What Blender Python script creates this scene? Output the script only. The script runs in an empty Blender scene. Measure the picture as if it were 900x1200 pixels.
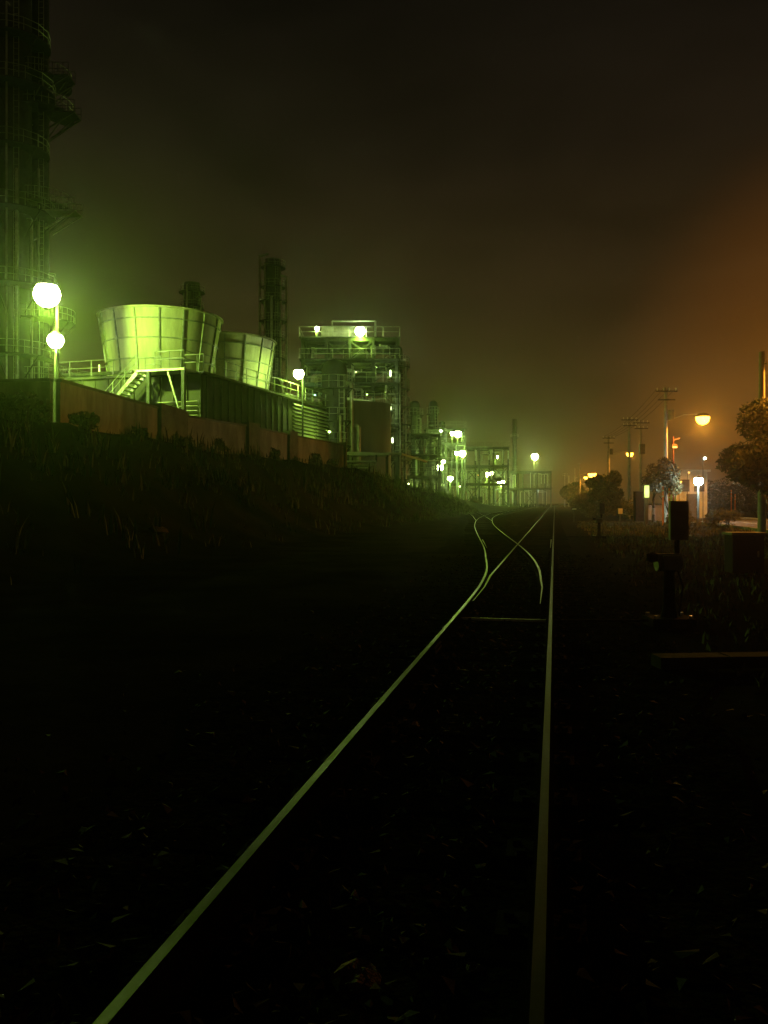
import bpy, math, random
from mathutils import Vector, Matrix
random.seed(7)
R = math.radians
sc = bpy.context.scene
col = sc.collection

# ------------------------------------------------------------------ camera
CZ, HZ, FP = 1.45, 588.0, 1000.0
cam_d = bpy.data.cameras.new("camera"); cam = bpy.data.objects.new("camera", cam_d); col.objects.link(cam)
cam.location = (0, 0, CZ); cam.rotation_euler = (R(90), 0, 0)
cam_d.sensor_fit = 'HORIZONTAL'; cam_d.sensor_width = 36; cam_d.lens = 40
cam_d.shift_y = -12 / 900; cam_d.clip_end = 3000; cam_d.clip_start = 0.05
sc.camera = cam

# ------------------------------------------------------------------ world: night sky over a lit town
w = bpy.data.worlds.new("World"); sc.world = w; w.use_nodes = True
nt = w.node_tree; nt.nodes.clear()
N = nt.nodes.new; L = nt.links.new
out = N('ShaderNodeOutputWorld'); bg = N('ShaderNodeBackground')
sky = N('ShaderNodeTexSky'); sky.sky_type = 'NISHITA'; sky.sun_disc = False
sky.sun_elevation = R(-6); sky.sun_rotation = R(200)
tc = N('ShaderNodeTexCoord'); sep = N('ShaderNodeSeparateXYZ'); L(tc.outputs['Generated'], sep.inputs[0])
ramp = N('ShaderNodeValToRGB'); L(sep.outputs['Z'], ramp.inputs[0])
cr = ramp.color_ramp
SKY_STOPS = [(0.0, (.060, .034, .008)), (.10, (.044, .026, .0068)), (.22, (.022, .0135, .0048)), (.38, (.0095, .0064, .0034)), (.55, (.0048, .0038, .0026)), (1.0, (.003, .0026, .002))]
cr.elements[0].position = 0; cr.elements[0].color = (*SKY_STOPS[0][1], 1)
cr.elements[1].position = 1; cr.elements[1].color = (*SKY_STOPS[-1][1], 1)
for p, c in SKY_STOPS[1:-1]:
    e = cr.elements.new(p); e.color = (*c, 1)
# low clouds, lit from below
noi = N('ShaderNodeTexNoise'); noi.inputs['Scale'].default_value = 2.6; noi.inputs['Detail'].default_value = 6; noi.inputs['Distortion'].default_value = .3
mp = N('ShaderNodeMapping'); mp.inputs['Scale'].default_value = (1, 1, 2.6); L(tc.outputs['Generated'], mp.inputs[0]); L(mp.outputs[0], noi.inputs['Vector'])
mr = N('ShaderNodeMapRange'); mr.inputs['From Min'].default_value = .3; mr.inputs['From Max'].default_value = .7
mr.inputs['To Min'].default_value = .58; mr.inputs['To Max'].default_value = 1.45; L(noi.outputs['Fac'], mr.inputs[0])
mul = N('ShaderNodeVectorMath'); mul.operation = 'SCALE'; L(ramp.outputs[0], mul.inputs[0]); L(mr.outputs[0], mul.inputs['Scale'])
# orange town glow towards the right, with the off-frame street lamp's halo painted in
dot = N('ShaderNodeVectorMath'); dot.operation = 'DOT_PRODUCT'; L(tc.outputs['Generated'], dot.inputs[0])
gd = Vector((.60, 1, .13)).normalized(); dot.inputs[1].default_value = gd
m2 = N('ShaderNodeMapRange'); m2.interpolation_type = 'SMOOTHERSTEP'; m2.inputs['From Min'].default_value = .952; m2.inputs['From Max'].default_value = 1.0; L(dot.outputs['Value'], m2.inputs[0])
org = N('ShaderNodeVectorMath'); org.operation = 'SCALE'; org.inputs[0].default_value = (.060, .017, .0012); L(m2.outputs[0], org.inputs['Scale'])
add = N('ShaderNodeVectorMath'); add.operation = 'ADD'; L(mul.outputs[0], add.inputs[0]); L(org.outputs[0], add.inputs[1])
sks = N('ShaderNodeVectorMath'); sks.operation = 'SCALE'; L(sky.outputs[0], sks.inputs[0]); sks.inputs['Scale'].default_value = .01
add2 = N('ShaderNodeVectorMath'); add2.operation = 'ADD'; L(add.outputs[0], add2.inputs[0]); L(sks.outputs[0], add2.inputs[1])
L(add2.outputs[0], bg.inputs['Color']); bg.inputs['Strength'].default_value = 1.0; L(bg.outputs[0], out.inputs[0])

vs = sc.view_settings
vs.view_transform = 'Standard'; vs.look = 'None'; vs.exposure = 0; vs.gamma = 1; vs.use_curve_mapping = False
cy = sc.cycles
cy.max_bounces = 3; cy.diffuse_bounces = 1; cy.glossy_bounces = 2; cy.transmission_bounces = 2; cy.volume_bounces = 0
cy.use_denoising = True; cy.sample_clamp_indirect = 2.0
cy.caustics_reflective = False; cy.caustics_refractive = False
try: cy.use_light_tree = True
except Exception: pass

GREEN = (.55, 1.0, .075); ORANGE = (1.0, .34, .025); WHITE = (.85, 1.0, .93); YELLOWG = (.75, 1.0, .14)
HAZE_DENSITY = .00055

# ------------------------------------------------------------------ helpers
def at(px, py, Y): return Vector(((px - 450) / FP * Y, Y, CZ + (HZ - py) / FP * Y))
def tag(o, label=None, cat=None, group=None, kind=None):
    if label: o['label'] = label
    if cat: o['category'] = cat
    if group: o['group'] = group
    if kind: o['kind'] = kind
    return o
def empty(name, loc, label=None, cat=None, group=None, rz=0):
    o = bpy.data.objects.new(name, None); col.objects.link(o); o.location = loc; o.rotation_euler = (0, 0, rz)
    o.empty_display_size = .3
    return tag(o, label, cat, group)
def wloc(o):
    v = Vector((0, 0, 0))
    while o: v += o.location; o = o.parent
    return v
class MB:
    def __init__(s, M=None): s.v = []; s.f = []; s.M = M or Matrix.Identity(4)
    def add(s, vs_, fs):
        b = len(s.v); s.v += [s.M @ Vector(p) for p in vs_]; s.f += [tuple(b + i for i in f) for f in fs]; return s
    def box(s, c, d, rz=0, M=None):
        x, y, z = (q / 2 for q in d); T = Matrix.Translation(c) @ (M if M else Matrix.Rotation(rz, 4, 'Z'))
        P = [T @ Vector(p) for p in ((-x,-y,-z),(x,-y,-z),(x,y,-z),(-x,y,-z),(-x,-y,z),(x,-y,z),(x,y,z),(-x,y,z))]
        return s.add(P, [(0,3,2,1),(4,5,6,7),(0,1,5,4),(1,2,6,5),(2,3,7,6),(3,0,4,7)])
    def span(s, a, b): 
        a = Vector(a); b = Vector(b)
        return s.box((a + b) / 2, [abs(q) for q in (b - a)])
    def beam(s, a, b, wd, ht=None):
        a = Vector(a); b = Vector(b); d = b - a; l = d.length
        if l < 1e-6: return s
        q = d.to_track_quat('X', 'Z').to_matrix().to_4x4()
        return s.box((a + b) / 2, (l, wd, ht or wd), M=q)
    def tube(s, a, b, r, n=8, r2=None, cap=True):
        a = Vector(a); b = Vector(b); r2 = r if r2 is None else r2
        q = (b - a).to_track_quat('Z', 'Y').to_matrix()
        P = []
        for c, rr in ((a, r), (b, r2)):
            for k in range(n):
                t = 2 * math.pi * k / n; P.append(c + q @ Vector((rr * math.cos(t), rr * math.sin(t), 0)))
        F = [(k, (k + 1) % n, n + (k + 1) % n, n + k) for k in range(n)]
        if cap: F += [tuple(range(n))[::-1], tuple(range(n, 2 * n))]
        return s.add(P, F)
    def path(s, pts, r, n=8):
        for a, b in zip(pts[:-1], pts[1:]): s.tube(a, b, r, n)
        return s
    def lathe(s, prof, c=(0, 0, 0), n=24, a0=0, a1=2 * math.pi):
        c = Vector(c); P = []; full = abs(a1 - a0 - 2 * math.pi) < 1e-6; m = n if full else n + 1
        for r, z in prof:
            for k in range(m):
                t = a0 + (a1 - a0) * k / n; P.append(c + Vector((r * math.cos(t), r * math.sin(t), z)))
        F = []
        for j in range(len(prof) - 1):
            for k in range(n if full else n):
                k2 = (k + 1) % m if full else k + 1
                F.append((j * m + k, j * m + k2, (j + 1) * m + k2, (j + 1) * m + k))
        return s.add(P, F)
    def build(s, name, mat, parent=None, smooth=False, **kw):
        o0 = wloc(parent) if parent else Vector((0, 0, 0))
        me = bpy.data.meshes.new(name); me.from_pydata([tuple(p - o0) for p in s.v], [], s.f); me.update()
        if smooth:
            for p in me.polygons: p.use_smooth = True
            try: me.set_sharp_from_angle(angle=R(35))
            except Exception: pass
        me.materials.append(mat)
        o = bpy.data.objects.new(name, me); col.objects.link(o); o.parent = parent
        return tag(o, **kw)

def mat(name, c, rough=.7, metal=0, var=.25, scale=3.0, bump=.15, c2=None, bscale=None, stretch=(1, 1, 1), spec=.5):
    m = bpy.data.materials.new(name); m.use_nodes = True; t = m.node_tree; n = t.nodes; b = n['Principled BSDF']
    b.inputs['Roughness'].default_value = rough; b.inputs['Metallic'].default_value = metal; b.inputs['Specular IOR Level'].default_value = spec
    g = n.new('ShaderNodeNewGeometry'); mp_ = n.new('ShaderNodeMapping'); mp_.inputs['Scale'].default_value = stretch
    t.links.new(g.outputs['Position'], mp_.inputs[0])
    ns = n.new('ShaderNodeTexNoise'); ns.inputs['Scale'].default_value = scale; ns.inputs['Detail'].default_value = 7; ns.inputs['Roughness'].default_value = .62
    t.links.new(mp_.outputs[0], ns.inputs['Vector'])
    rp = n.new('ShaderNodeValToRGB'); t.links.new(ns.outputs['Fac'], rp.inputs[0])
    lo = c2 or tuple(q * (1 - var) for q in c); hi = tuple(min(1, q * (1 + var * .6)) for q in c)
    rp.color_ramp.elements[0].position = .36; rp.color_ramp.elements[0].color = (*lo, 1)
    rp.color_ramp.elements[1].position = .62; rp.color_ramp.elements[1].color = (*hi, 1)
    t.links.new(rp.outputs[0], b.inputs['Base Color'])
    if bump:
        n2 = n.new('ShaderNodeTexNoise'); n2.inputs['Scale'].default_value = bscale or scale * 6; n2.inputs['Detail'].default_value = 5
        t.links.new(g.outputs['Position'], n2.inputs['Vector'])
        bp = n.new('ShaderNodeBump'); bp.inputs['Strength'].default_value = bump; bp.inputs['Distance'].default_value = .05
        t.links.new(n2.outputs['Fac'], bp.inputs['Height']); t.links.new(bp.outputs[0], b.inputs['Normal'])
    return m
def emit(name, c, s):
    m = bpy.data.materials.new(name); m.use_nodes = True; b = m.node_tree.nodes['Principled BSDF']
    b.inputs['Base Color'].default_value = (.6, .6, .6, 1); b.inputs['Roughness'].default_value = .2
    b.inputs['Emission Color'].default_value = (*c, 1); b.inputs['Emission Strength'].default_value = s
    try: m.cycles.emission_sampling = 'NONE'
    except Exception: pass
    return m
M_ground = mat('soil', (.018, .016, .012), 1, var=.5, scale=.5, bump=.35, bscale=3.3, spec=.0)
M_bank = mat('bank_soil', (.02, .022, .014), .97, var=.5, scale=.7, bump=.8, bscale=6, spec=.0)
M_ballast = mat('ballast', (.013, .012, .0105), 1, var=.6, scale=5, bump=.5, bscale=22, spec=.0)
M_bst = mat('ballast_stone', (.022, .020, .018), .9, var=.7, scale=30, bump=0, spec=.1)
M_road = mat('asphalt', (.05, .05, .05), .8, var=.2, scale=1.5, bump=.3, bscale=60)
M_railside = mat('rail_rust', (.010, .008, .007), .95, 0, var=.4, scale=9, spec=.0)
M_rail = mat('rail_steel', (.013, .012, .0105), .36, 0, var=.6, scale=7, bump=.02, bscale=25, spec=.16, stretch=(1, .15, 1))
M_rust = mat('rusty_steel', (.018, .013, .010), .95, 0, var=.5, scale=9, spec=.02)
M_timber = mat('sleeper_timber', (.009, .0075, .006), 1, var=.45, scale=4, bump=.2, stretch=(.3, 2, 1), spec=0)
M_conc = mat('wall_concrete', (.22, .205, .18), .9, var=.4, scale=1.1, bump=.3, stretch=(1, 1, .35))
M_pill = mat('pillar_concrete', (.10, .10, .09), .9, var=.3, scale=1.5, bump=.3)
M_paint = mat('stack_paint', (.44, .415, .325), .7, var=.22, scale=1.6, bump=.08, stretch=(1, 1, .16))
M_rib = mat('rib_steel', (.30, .31, .29), .6, .3, var=.3, scale=4)
M_case = mat('casing_board', (.08, .08, .065), .8, var=.3, scale=.6, bump=.1, stretch=(1, 1, .3))
M_louv = mat('louvre_slats', (.62, .62, .56), .6, var=.2, scale=2, bump=.05)
M_galv = mat('galvanised', (.45, .46, .45), .4, .7, var=.25, scale=6)
M_steel = mat('dark_steel', (.06, .065, .06), .6, .2, var=.35, scale=3)
M_lag = mat('pipe_lagging', (.48, .49, .47), .35, .85, var=.25, scale=2)
M_tank = mat('tank_paint', (.42, .46, .36), .65, var=.2, scale=.5, bump=.08, stretch=(1, 1, .25))
M_col = mat('column_shell', (.06, .063, .06), .55, .2, var=.3, scale=.8)
M_pole = mat('pole_concrete', (.33, .31, .28), .85, var=.2, scale=3)
M_house = mat('lamp_housing', (.12, .12, .12), .5, .4)
M_mast = mat('mast_paint', (.05, .055, .05), .7, spec=.2)
M_bark = mat('bark', (.07, .05, .035), .95, var=.4, scale=8, bump=.6)
M_leaf = mat('leaf', (.05, .075, .025), .8, var=.5, scale=2, bump=0)
M_leaf2 = mat('leaf_pale', (.06, .065, .025), .8, var=.45, scale=2, bump=0)
M_grass = mat('dry_grass', (.085, .08, .036), .85, var=.5, scale=2, bump=0)
M_white = mat('hut_paint', (.7, .72, .68), .6, var=.12, scale=1.2)
M_dgrey = mat('cabinet_grey', (.13, .13, .12), .6, .3, var=.25, scale=5)
M_red = mat('box_red', (.09, .025, .02), .6, var=.3, scale=3)
M_dark = mat('weathered_slab', (.03, .028, .025), .95, spec=.05)
M_wire = mat('cable', (.02, .02, .02), .8, spec=.05)
M_stone = mat('pale_stone', (.10, .075, .065), .9, var=.4, scale=12, bump=.6)
E_green = emit('glass_green', (.8, 1, .45), 60); E_orange = emit('glass_orange', (1, .40, .03), 18); E_white = emit('glass_white', WHITE, 60)
E_tube = emit('tube_glass', (.8, 1, .6), 3); E_sign = emit('sign_panel', (.75, 1, .22), .95); E_win = emit('window_glow', (1, .62, .12), .7)
E_red = emit('glass_red', (1, .25, .1), 3); E_cyan = emit('glass_cyan', (.25, 1, .55), 1.4)

def point(name, loc, P, c, r=.12, parent=None):
    d = bpy.data.lights.new(name, 'POINT'); d.energy = P; d.color = c; d.shadow_soft_size = r
    o = bpy.data.objects.new(name, d); col.objects.link(o); o.location = Vector(loc) - (wloc(parent) if parent else Vector((0, 0, 0))); o.parent = parent
    return o

# ------------------------------------------------------------------ ground
def lerp(x, pts):
    if x <= pts[0][0]: return pts[0][1]
    for (a, b), (c, d) in zip(pts[:-1], pts[1:]):
        if x <= c: return b + (d - b) * (x - a) / (c - a)
    return pts[-1][1]
def sm(t): t = max(0, min(1, t)); return t * t * (3 - 2 * t)
CREST = [(0, 3.9), (62, 3.85), (75, 3.5), (94, 2.7), (145, 1.5), (200, .5), (300, 0)]
WALLC = [(20, -16.7), (28.7, -16.75), (33, -16.7), (40, -17.7), (46.5, -16.65), (52.6, -16.3), (62, -15.3), (75, -15.7), (300, -16)]
def hh(x, y):
    c = x - .2 * y; wc = lerp(y, WALLC)
    foot, top = -9.2, wc + 1.2
    t = (foot - c) / (foot - top)
    t = max(0, min(1, t)); z = lerp(max(y, 0), CREST) * sm(t * (.55 + .45 * t))
    n = .12 * math.sin(.9 * x + .3 * y) * math.sin(.7 * y - .4 * x) + .06 * math.sin(2.3 * x) * math.sin(1.9 * y + 1)
    k = sm((abs(c + 2.8) - 7.2) / 3)
    return z + n * k * .8 + .05 * 0 - .02
def grid(name, xs, ys, m, **kw):
    P = [Vector((x, y, hh(x, y))) for y in ys for x in xs]; nx = len(xs)
    F = [(j * nx + i, j * nx + i + 1, (j + 1) * nx + i + 1, (j + 1) * nx + i) for j in range(len(ys) - 1) for i in range(nx - 1)]
    mb = MB(); mb.add(P, F); return mb.build(name, m, smooth=False, **kw)
def steps(stops):
    r = []
    for a, b, d in stops:
        x = a
        while x < b - 1e-6: r.append(x); x += d
    r.append(stops[-1][1]); return r
xs = steps([(-300, -60, 20), (-60, -30, 3), (-30, 40, .8), (40, 80, 3), (80, 400, 20)])
ys = steps([(-30, 0, 3), (0, 70, .9), (70, 160, 2.5), (160, 300, 8), (300, 700, 40)])
g = grid('ground', xs, ys, M_ground, kind='structure')
for p in g.data.polygons: p.use_smooth = True

def strip(name, f, half, ys_, z, m):
    mb = MB(); P = []
    for y in ys_:
        j1, j2 = (random.uniform(-.3, .25), random.uniform(-.25, .3)) if 'ballast' in name else (0, 0)
        P += [Vector((f(y) - half + j1, y, z)), Vector((f(y) + half + j2, y, z))]
    mb.add(P, [(2 * i, 2 * i + 1, 2 * i + 3, 2 * i + 2) for i in range(len(ys_) - 1)])
    return mb.build(name, m, kind='structure')
# ---- rails: lateral offset c (X = .2 Y + c)
BC = [(10.7, -.185), (13, -.19), (15.9, -.24), (19.4, -.45), (25, -.99), (30, -1.55), (35, -2.1), (45, -3.15), (54, -3.95), (66, -4.85), (76, -5.35), (90, -5.8), (108, -6.0), (430, -6.0)]
def smooth_pts(pts, y):
    return sum(lerp(y + d, pts) for d in (-3, -1.5, 0, 1.5, 3)) / 5 if y > pts[0][0] + 3 else lerp(y, pts)
def cB(y): return smooth_pts(BC, y)
def cA(y): return -1.13 + (cB(y) - 1.085 + 1.13) * sm((y - 10.5) / 9.5) if y > 10.5 else -1.13  # stock rail eases into the curve
def cR(y): return -.045
def cL(y): return -1.13 + (.06 if y < 13 else .06 * max(0, (15 - y) / 2))
def C1(y): return cA(y) - 0 if y < 58 else cA(58) - (y - 58) * .105 - .0002 * (y - 58) ** 2
def C2(y): return cB(y) if y < 58 else cB(58) - (y - 58) * .105 - .0002 * (y - 58) ** 2
yr = steps([(-6, 60, 1.0), (60, 120, 2.5), (120, 430, 10)])
yl = [y for y in yr]
strip('track_ballast', lambda y: .2 * y - .59, 1.75, [y for y in yr if y <= 400], .004, M_ballast)
strip('siding_ballast', lambda y: .2 * y + (cA(y) + cB(y)) / 2, 1.7, [y for y in yr if 24 <= y <= 400], .008, M_ballast)
strip('branch_ballast', lambda y: .2 * y + (C1(y) + C2(y)) / 2, 1.6, [y for y in yr if 58 <= y <= 160], .012, M_ballast)
PROF = [(-.06, 0), (-.06, .012), (-.009, .03), (-.009, .105), (-.033, .115), (-.033, .130), (-.019, .141), (.019, .141), (.033, .130), (.033, .115), (.009, .105), (.009, .03), (.06, .012), (.06, 0)]
def rail(fc, y0, y1, parent, name='rail', dz=0, taper=False):
    yy = [y0] + [y for y in yr if y0 < y < y1] + [y1]; mb = MB(); n = len(PROF); P = []
    for i, y in enumerate(yy):
        k = min(1, .22 + .2 * (y - y0)) if taper else 1
        for a, b in PROF: P.append(Vector((.2 * y + fc(y) + a * k, y, .012 + b + dz)))
    F = [(i * n + j, i * n + (j + 1) % n, (i + 1) * n + (j + 1) % n, (i + 1) * n + j) for i in range(len(yy) - 1) for j in range(n)]
    F += [tuple(range(n)), tuple(range((len(yy) - 1) * n, len(yy) * n))[::-1]]
    o = mb.add(P, F).build(name, M_rail, parent, smooth=True); o.data.materials.append(M_railside)
    for i, p in enumerate(o.data.polygons):
        p.material_index = 0 if (i % n in (6,) or p.normal.z > .6 and i % n in (5, 8)) and i < len(F) - 2 else 1
        if i < len(F) - 2 and i % n not in (6,): p.material_index = 1
    return o
ang = -math.atan(.2)
def sleeper(y, c, parent, ln=2.1):
    mb = MB(); mb.box((.2 * y + c + random.uniform(-.04, .04), y + random.uniform(-.03, .03), -.045 - random.uniform(0, .012)), (ln, random.uniform(.19, .24), .13), ang + random.uniform(-.03, .03)); o = mb.build('sleeper', M_timber, parent)
    if y < 24 and c == -.59:
        for rc in (cR(y), cA(y) if y < 15 else cL(y)):
            q = MB(); x = .2 * y + rc; q.box((x, y, .022), (.30, .17, .016), ang)
            for sx, sy in ((-.1, -.05), (-.1, .05), (.1, -.05), (.1, .05)): q.box((x + sx, y + sy, .038), (.035, .03, .03), ang)
            q.build('tie_plate', M_rust, o)
    return o
t1 = empty('railway_track', (-.59, 0, 0), 'straight railway track running from the foreground away to the lights', 'railway track')
rr = rail(cR, -5, 420, t1); rl = rail(cA, -5, 16.0, t1); rl2 = rail(cL, 11.2, 420, t1, dz=.0, taper=True)
for y in (7.9, 2.4): 
    pass
def fish(fc, y, p):
    mb = MB()
    for s in (-1, 1):
        mb.box((.2 * y + fc(y) + s * .018, y, .065), (.02, .45, .06), ang)
        for k in (-.15, -.05, .05, .15): mb.tube((.2 * (y + k) + fc(y) + s * .03, y + k, .08), (.2 * (y + k) + fc(y) + s * .038, y + k, .08), .010, 6)
    mb.build('rail_joint', M_rust, p)
rail(lambda y: cR(y) - .075, 24, 29.5, t1, name='check_rail', dz=-.004, taper=True); rail(lambda y: cA(y) + .075, 24, 29.5, t1, name='check_rail', dz=-.006, taper=True)
fish(cR, 7.8, rr); fish(cA, 8.1, rl)
y = 1.0; k = 0
while k < 96: sleeper(y, -.59, t1, 2.1 if not 12 < y < 27 else 2.1); y += .62; k += 1
mb = MB()
while y < 300: mb.box((.2 * y - .59, y, -.043), (2.1, .22, .13), ang); y += .62
mb.build('sleeper', M_timber, t1, kind='stuff')
t2 = empty('siding_track', (.2 * 24 - 1.6, 24, 0), 'siding track curving off to the left and then running alongside the straight track', 'railway track')
rail(cA, 16.0, 420, t2, dz=-.002); rail(cB, 10.9, 420, t2, name='switch_rail', dz=-.004, taper=True)
mb = MB(); mb.box((.2 * 10.2 - .62, 10.2, .04), (1.0, .035, .03), ang); mb.build('stretcher_bar', M_galv, t2)
y = 28.0
for k in range(60): sleeper(y, (cA(y) + cB(y)) / 2, t2); y += .64
mb = MB()
while y < 300: mb.box((.2 * y + (cA(y) + cB(y)) / 2, y, -.047), (2.1, .22, .13), ang); y += .64
mb.build('sleeper', M_timber, t2, kind='stuff')
t3 = empty('branch_track', (.2 * 58 - 4.7, 58, 0), 'branch track leaving the siding to the left near the pipe racks', 'railway track')
rail(C1, 58, 150, t3, dz=-.006); rail(C2, 58, 150, t3, dz=-.008)
mb = MB(); y = 62
while y < 150: mb.box((.2 * y + (C1(y) + C2(y)) / 2, y, -.05), (2.1, .22, .13), ang); y += .64
mb.build('sleeper', M_timber, t3, kind='stuff')
# loose ballast stones
mb = MB()
for i in range(9000):
    y = 1 + 22 * random.random() ** 1.6; c = -.59 + random.gauss(0, 1.0)
    if abs(c - cR(y)) < .09 or abs(c - cA(y)) < .09 or abs(c-cB(y))<.09: continue
    s = random.uniform(.014, .045); p = Vector((.2 * y + c, y, .012))
    if int((y - 1.0) / .62 + .5) * .62 + 1.0 - .12 < y < int((y - 1.0) / .62 + .5) * .62 + 1.0 + .12: p.z = .025
    q = [p + Vector((random.uniform(-1, 1), random.uniform(-1, 1), random.uniform(-.3, 1))) * s for _ in range(4)]
    mb.add(q, [(0, 1, 2), (0, 2, 3), (0, 3, 1), (1, 3, 2)])
mb.build('ballast_stones', M_bst, label='dark crushed ballast stones lying between and beside the rails', cat='ballast', kind='stuff')
# pale stones one can pick out
def stone(px, py, s, label):
    Y = CZ * FP / (py - HZ); p = at(px, py, Y)
    p.z = hh(p.x, p.y)
    if px < 300:   # lies on the bank
        Y = 19; p = at(px, py, Y)
        while hh(p.x, p.y) < p.z and Y < 60: Y += .2; p = at(px, py, Y)
        p.z = hh(p.x, p.y)
    e = MB(); n = 8; prof = [(.01, -.3), (.7, -.2), (1, .1), (.8, .45), (.3, .62), (.01, .65)]
    P = MB(); P.lathe([(r * s, z * s) for r, z in prof], p, n)
    P.v = [v + Vector((random.uniform(-1, 1), random.uniform(-1, 1), random.uniform(-1, 1))) * s * .14 for v in P.v]
    P.build('rock', M_stone, smooth=False, label=label, cat='rock')
stone(186, 626, .28, 'pale pinkish rock low on the dark bank below the concrete wall')
stone(480, 852, .10, 'small pale stone lying between the rails in the middle distance')
stone(418, 1148, .09, 'pale stone between the rails close to the camera')
stone(556, 1136, .05, 'smaller pale stone near the right rail close to the camera')

# road on the right
def rx(y): return .18 * y + 13.6
strip('road', rx, 3.1, steps([(-25, 420, 12)]), .09, M_road)
kb = MB()
for s in (-1, 1):
    P = []; yy = steps([(-25, 420, 12)])
    for y in yy:
        for a, b in ((0, -.1), (0, .2), (.18, .2), (.18, -.1)): P.append(Vector((rx(y) + s * 3.1 + (a if s > 0 else -a), y, b)))
    kb.add(P, [(i * 4 + j, i * 4 + (j + 1) % 4, i * 4 + 4 + (j + 1) % 4, i * 4 + 4 + j) for i in range(len(yy) - 1) for j in range(4)])
kb.build('road_kerb', M_conc, kind='structure')
M_line = mat('road_line', (.6, .6, .55), .8)
lb = MB(); 
for y in range(-20, 400, 9):
    lb.add([Vector((rx(y) - .07, y, .095)), Vector((rx(y) + .07, y, .095)), Vector((rx(y + 4.5) + .07, y + 4.5, .095)), Vector((rx(y + 4.5) - .07, y + 4.5, .095))], [(0, 1, 2, 3)])
lb.build('road_markings', M_line, kind='structure')

# ------------------------------------------------------------------ haze
hz = MB(); hz.span((-310, -32, -2), (410, 710, 66)); hzo = hz.build('haze', bpy.data.materials.new('haze'), kind='stuff')
tag(hzo, 'thin damp night haze glowing around the lamps', 'haze')
hm = hzo.data.materials[0]; hm.use_nodes = True; ht = hm.node_tree; ht.nodes.clear()
ho = ht.nodes.new('ShaderNodeOutputMaterial'); hv = ht.nodes.new('ShaderNodeVolumePrincipled')
hv.inputs['Color'].default_value = (.86, .9, .86, 1); hv.inputs['Density'].default_value = HAZE_DENSITY; hv.inputs['Anisotropy'].default_value = .89
ht.links.new(hv.outputs[0], ho.inputs['Volume'])
try: hm.cycles.homogeneous_volume = True
except Exception: pass

# ------------------------------------------------------------------ boundary wall on the bank
WP = [(-24, 30.5), (-13.2, 29.3), (-11, 28.7), (-10.2, 32.8), (-9.85, 38.5), (-9.7, 40), (-7.35, 46.5), (-5.8, 52.6), (-2.9, 62)]
wl = empty('boundary_wall', (-9.7, 40, 3.6), 'long concrete panel wall with dark pillars along the top of the railway bank', 'wall')
segs = [((-24, 30.5), (-11.2, 28.75)), ((-11, 28.8), (-9.95, 37.2)), ((-9.55, 40.6), (-7.5, 46.0)), ((-7.1, 47.3), (-5.95, 51.9)), ((-5.6, 53.2), (-3.0, 61.6))]
ZT = 5.5
for (a, b) in segs:
    A = Vector((*a, 0)); B = Vector((*b, 0)); d = B - A; a_ = math.atan2(d.y, d.x); c = (A + B) / 2
    m_ = MB(); m_.box((c.x, c.y, (ZT + 2.6) / 2), (d.length, .16, ZT - 2.6), a_); pn = m_.build('panel', M_conc, wl)
    m_ = MB(); m_.box((c.x, c.y, ZT + .05), (d.length, .26, .1), a_); m_.build('coping', M_pill, pn)
for (a, b) in (((-9.95, 37.2), (-9.55, 40.6)), ((-7.5, 46.0), (-7.1, 47.3)), ((-5.95, 51.9), (-5.6, 53.2)), ((-3.0, 61.6), (-2.93, 61.9))):
    A = Vector((*a, 0)); B = Vector((*b, 0)); d = B - A; c = (A + B) / 2
    m_ = MB(); m_.box((c.x, c.y, (ZT + 2.85) / 2), (d.length * .98, .5, ZT + .25 - 2.6), math.atan2(d.y, d.x)); m_.build('pillar', M_pill, wl)

# ------------------------------------------------------------------ foliage helpers
def blades(name, spots, m, hgt, label, cat):
    mb = MB()
    for (x, y, z, s) in spots:
        a = random.uniform(0, 6.28); h_ = hgt * s * random.uniform(.5, 1.2); w_ = .012 + .01 * s
        dx, dy = math.cos(a), math.sin(a); lean = random.uniform(.1, .5) * h_
        p = Vector((x, y, z - .02)); q = Vector((-dy, dx, 0)) * w_; d = Vector((dx, dy, 0))
        mb.add([p - q, p + q, p + d * lean * .4 + q * .8 + Vector((0, 0, h_ * .6)), p + d * lean * .4 - q * .8 + Vector((0, 0, h_ * .6)), p + d * lean + Vector((0, 0, h_))], [(0, 1, 2, 3), (3, 2, 4)])
    return mb.build(name, m, label=label, cat=cat, kind='stuff')
sp = []
for i in range(2600):
    y = 6 + 55 * random.random() ** 1.3; c = 1.6 + 11 * random.random()
    x = .2 * y + c
    if rx(y) - 3.4 < x < rx(y) + 3.4: continue
    for k in range(6): sp.append((x + random.gauss(0, .16), y + random.gauss(0, .16), hh(x, y), random.uniform(.5, 1.3)))
blades('grass', sp, M_grass, .15, 'rough dry grass and weeds on the flat ground right of the track', 'grass')
sp = []
for i in range(3600):
    y = 8 + 110 * random.random(); wc = lerp(y, WALLC); c = wc + 1.35 + abs(random.gauss(0, 2.4)); x = .2 * y + c
    if c > -9.5: continue
    if math.sin(x * 1.7 + y * .6) * math.sin(y * 1.1 - x * .5) + random.gauss(0, .3) < -.05: continue
    s0 = random.choice((.5, .7, 1, 1.9))
    for k in range(5): sp.append((x + random.gauss(0, .15), y + random.gauss(0, .15), hh(x, y), s0 * random.uniform(.6, 1.3)))
blades('bank_weeds', sp, M_leaf, .34, 'dark weeds growing over the slope and crest of the railway bank', 'weeds')

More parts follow.
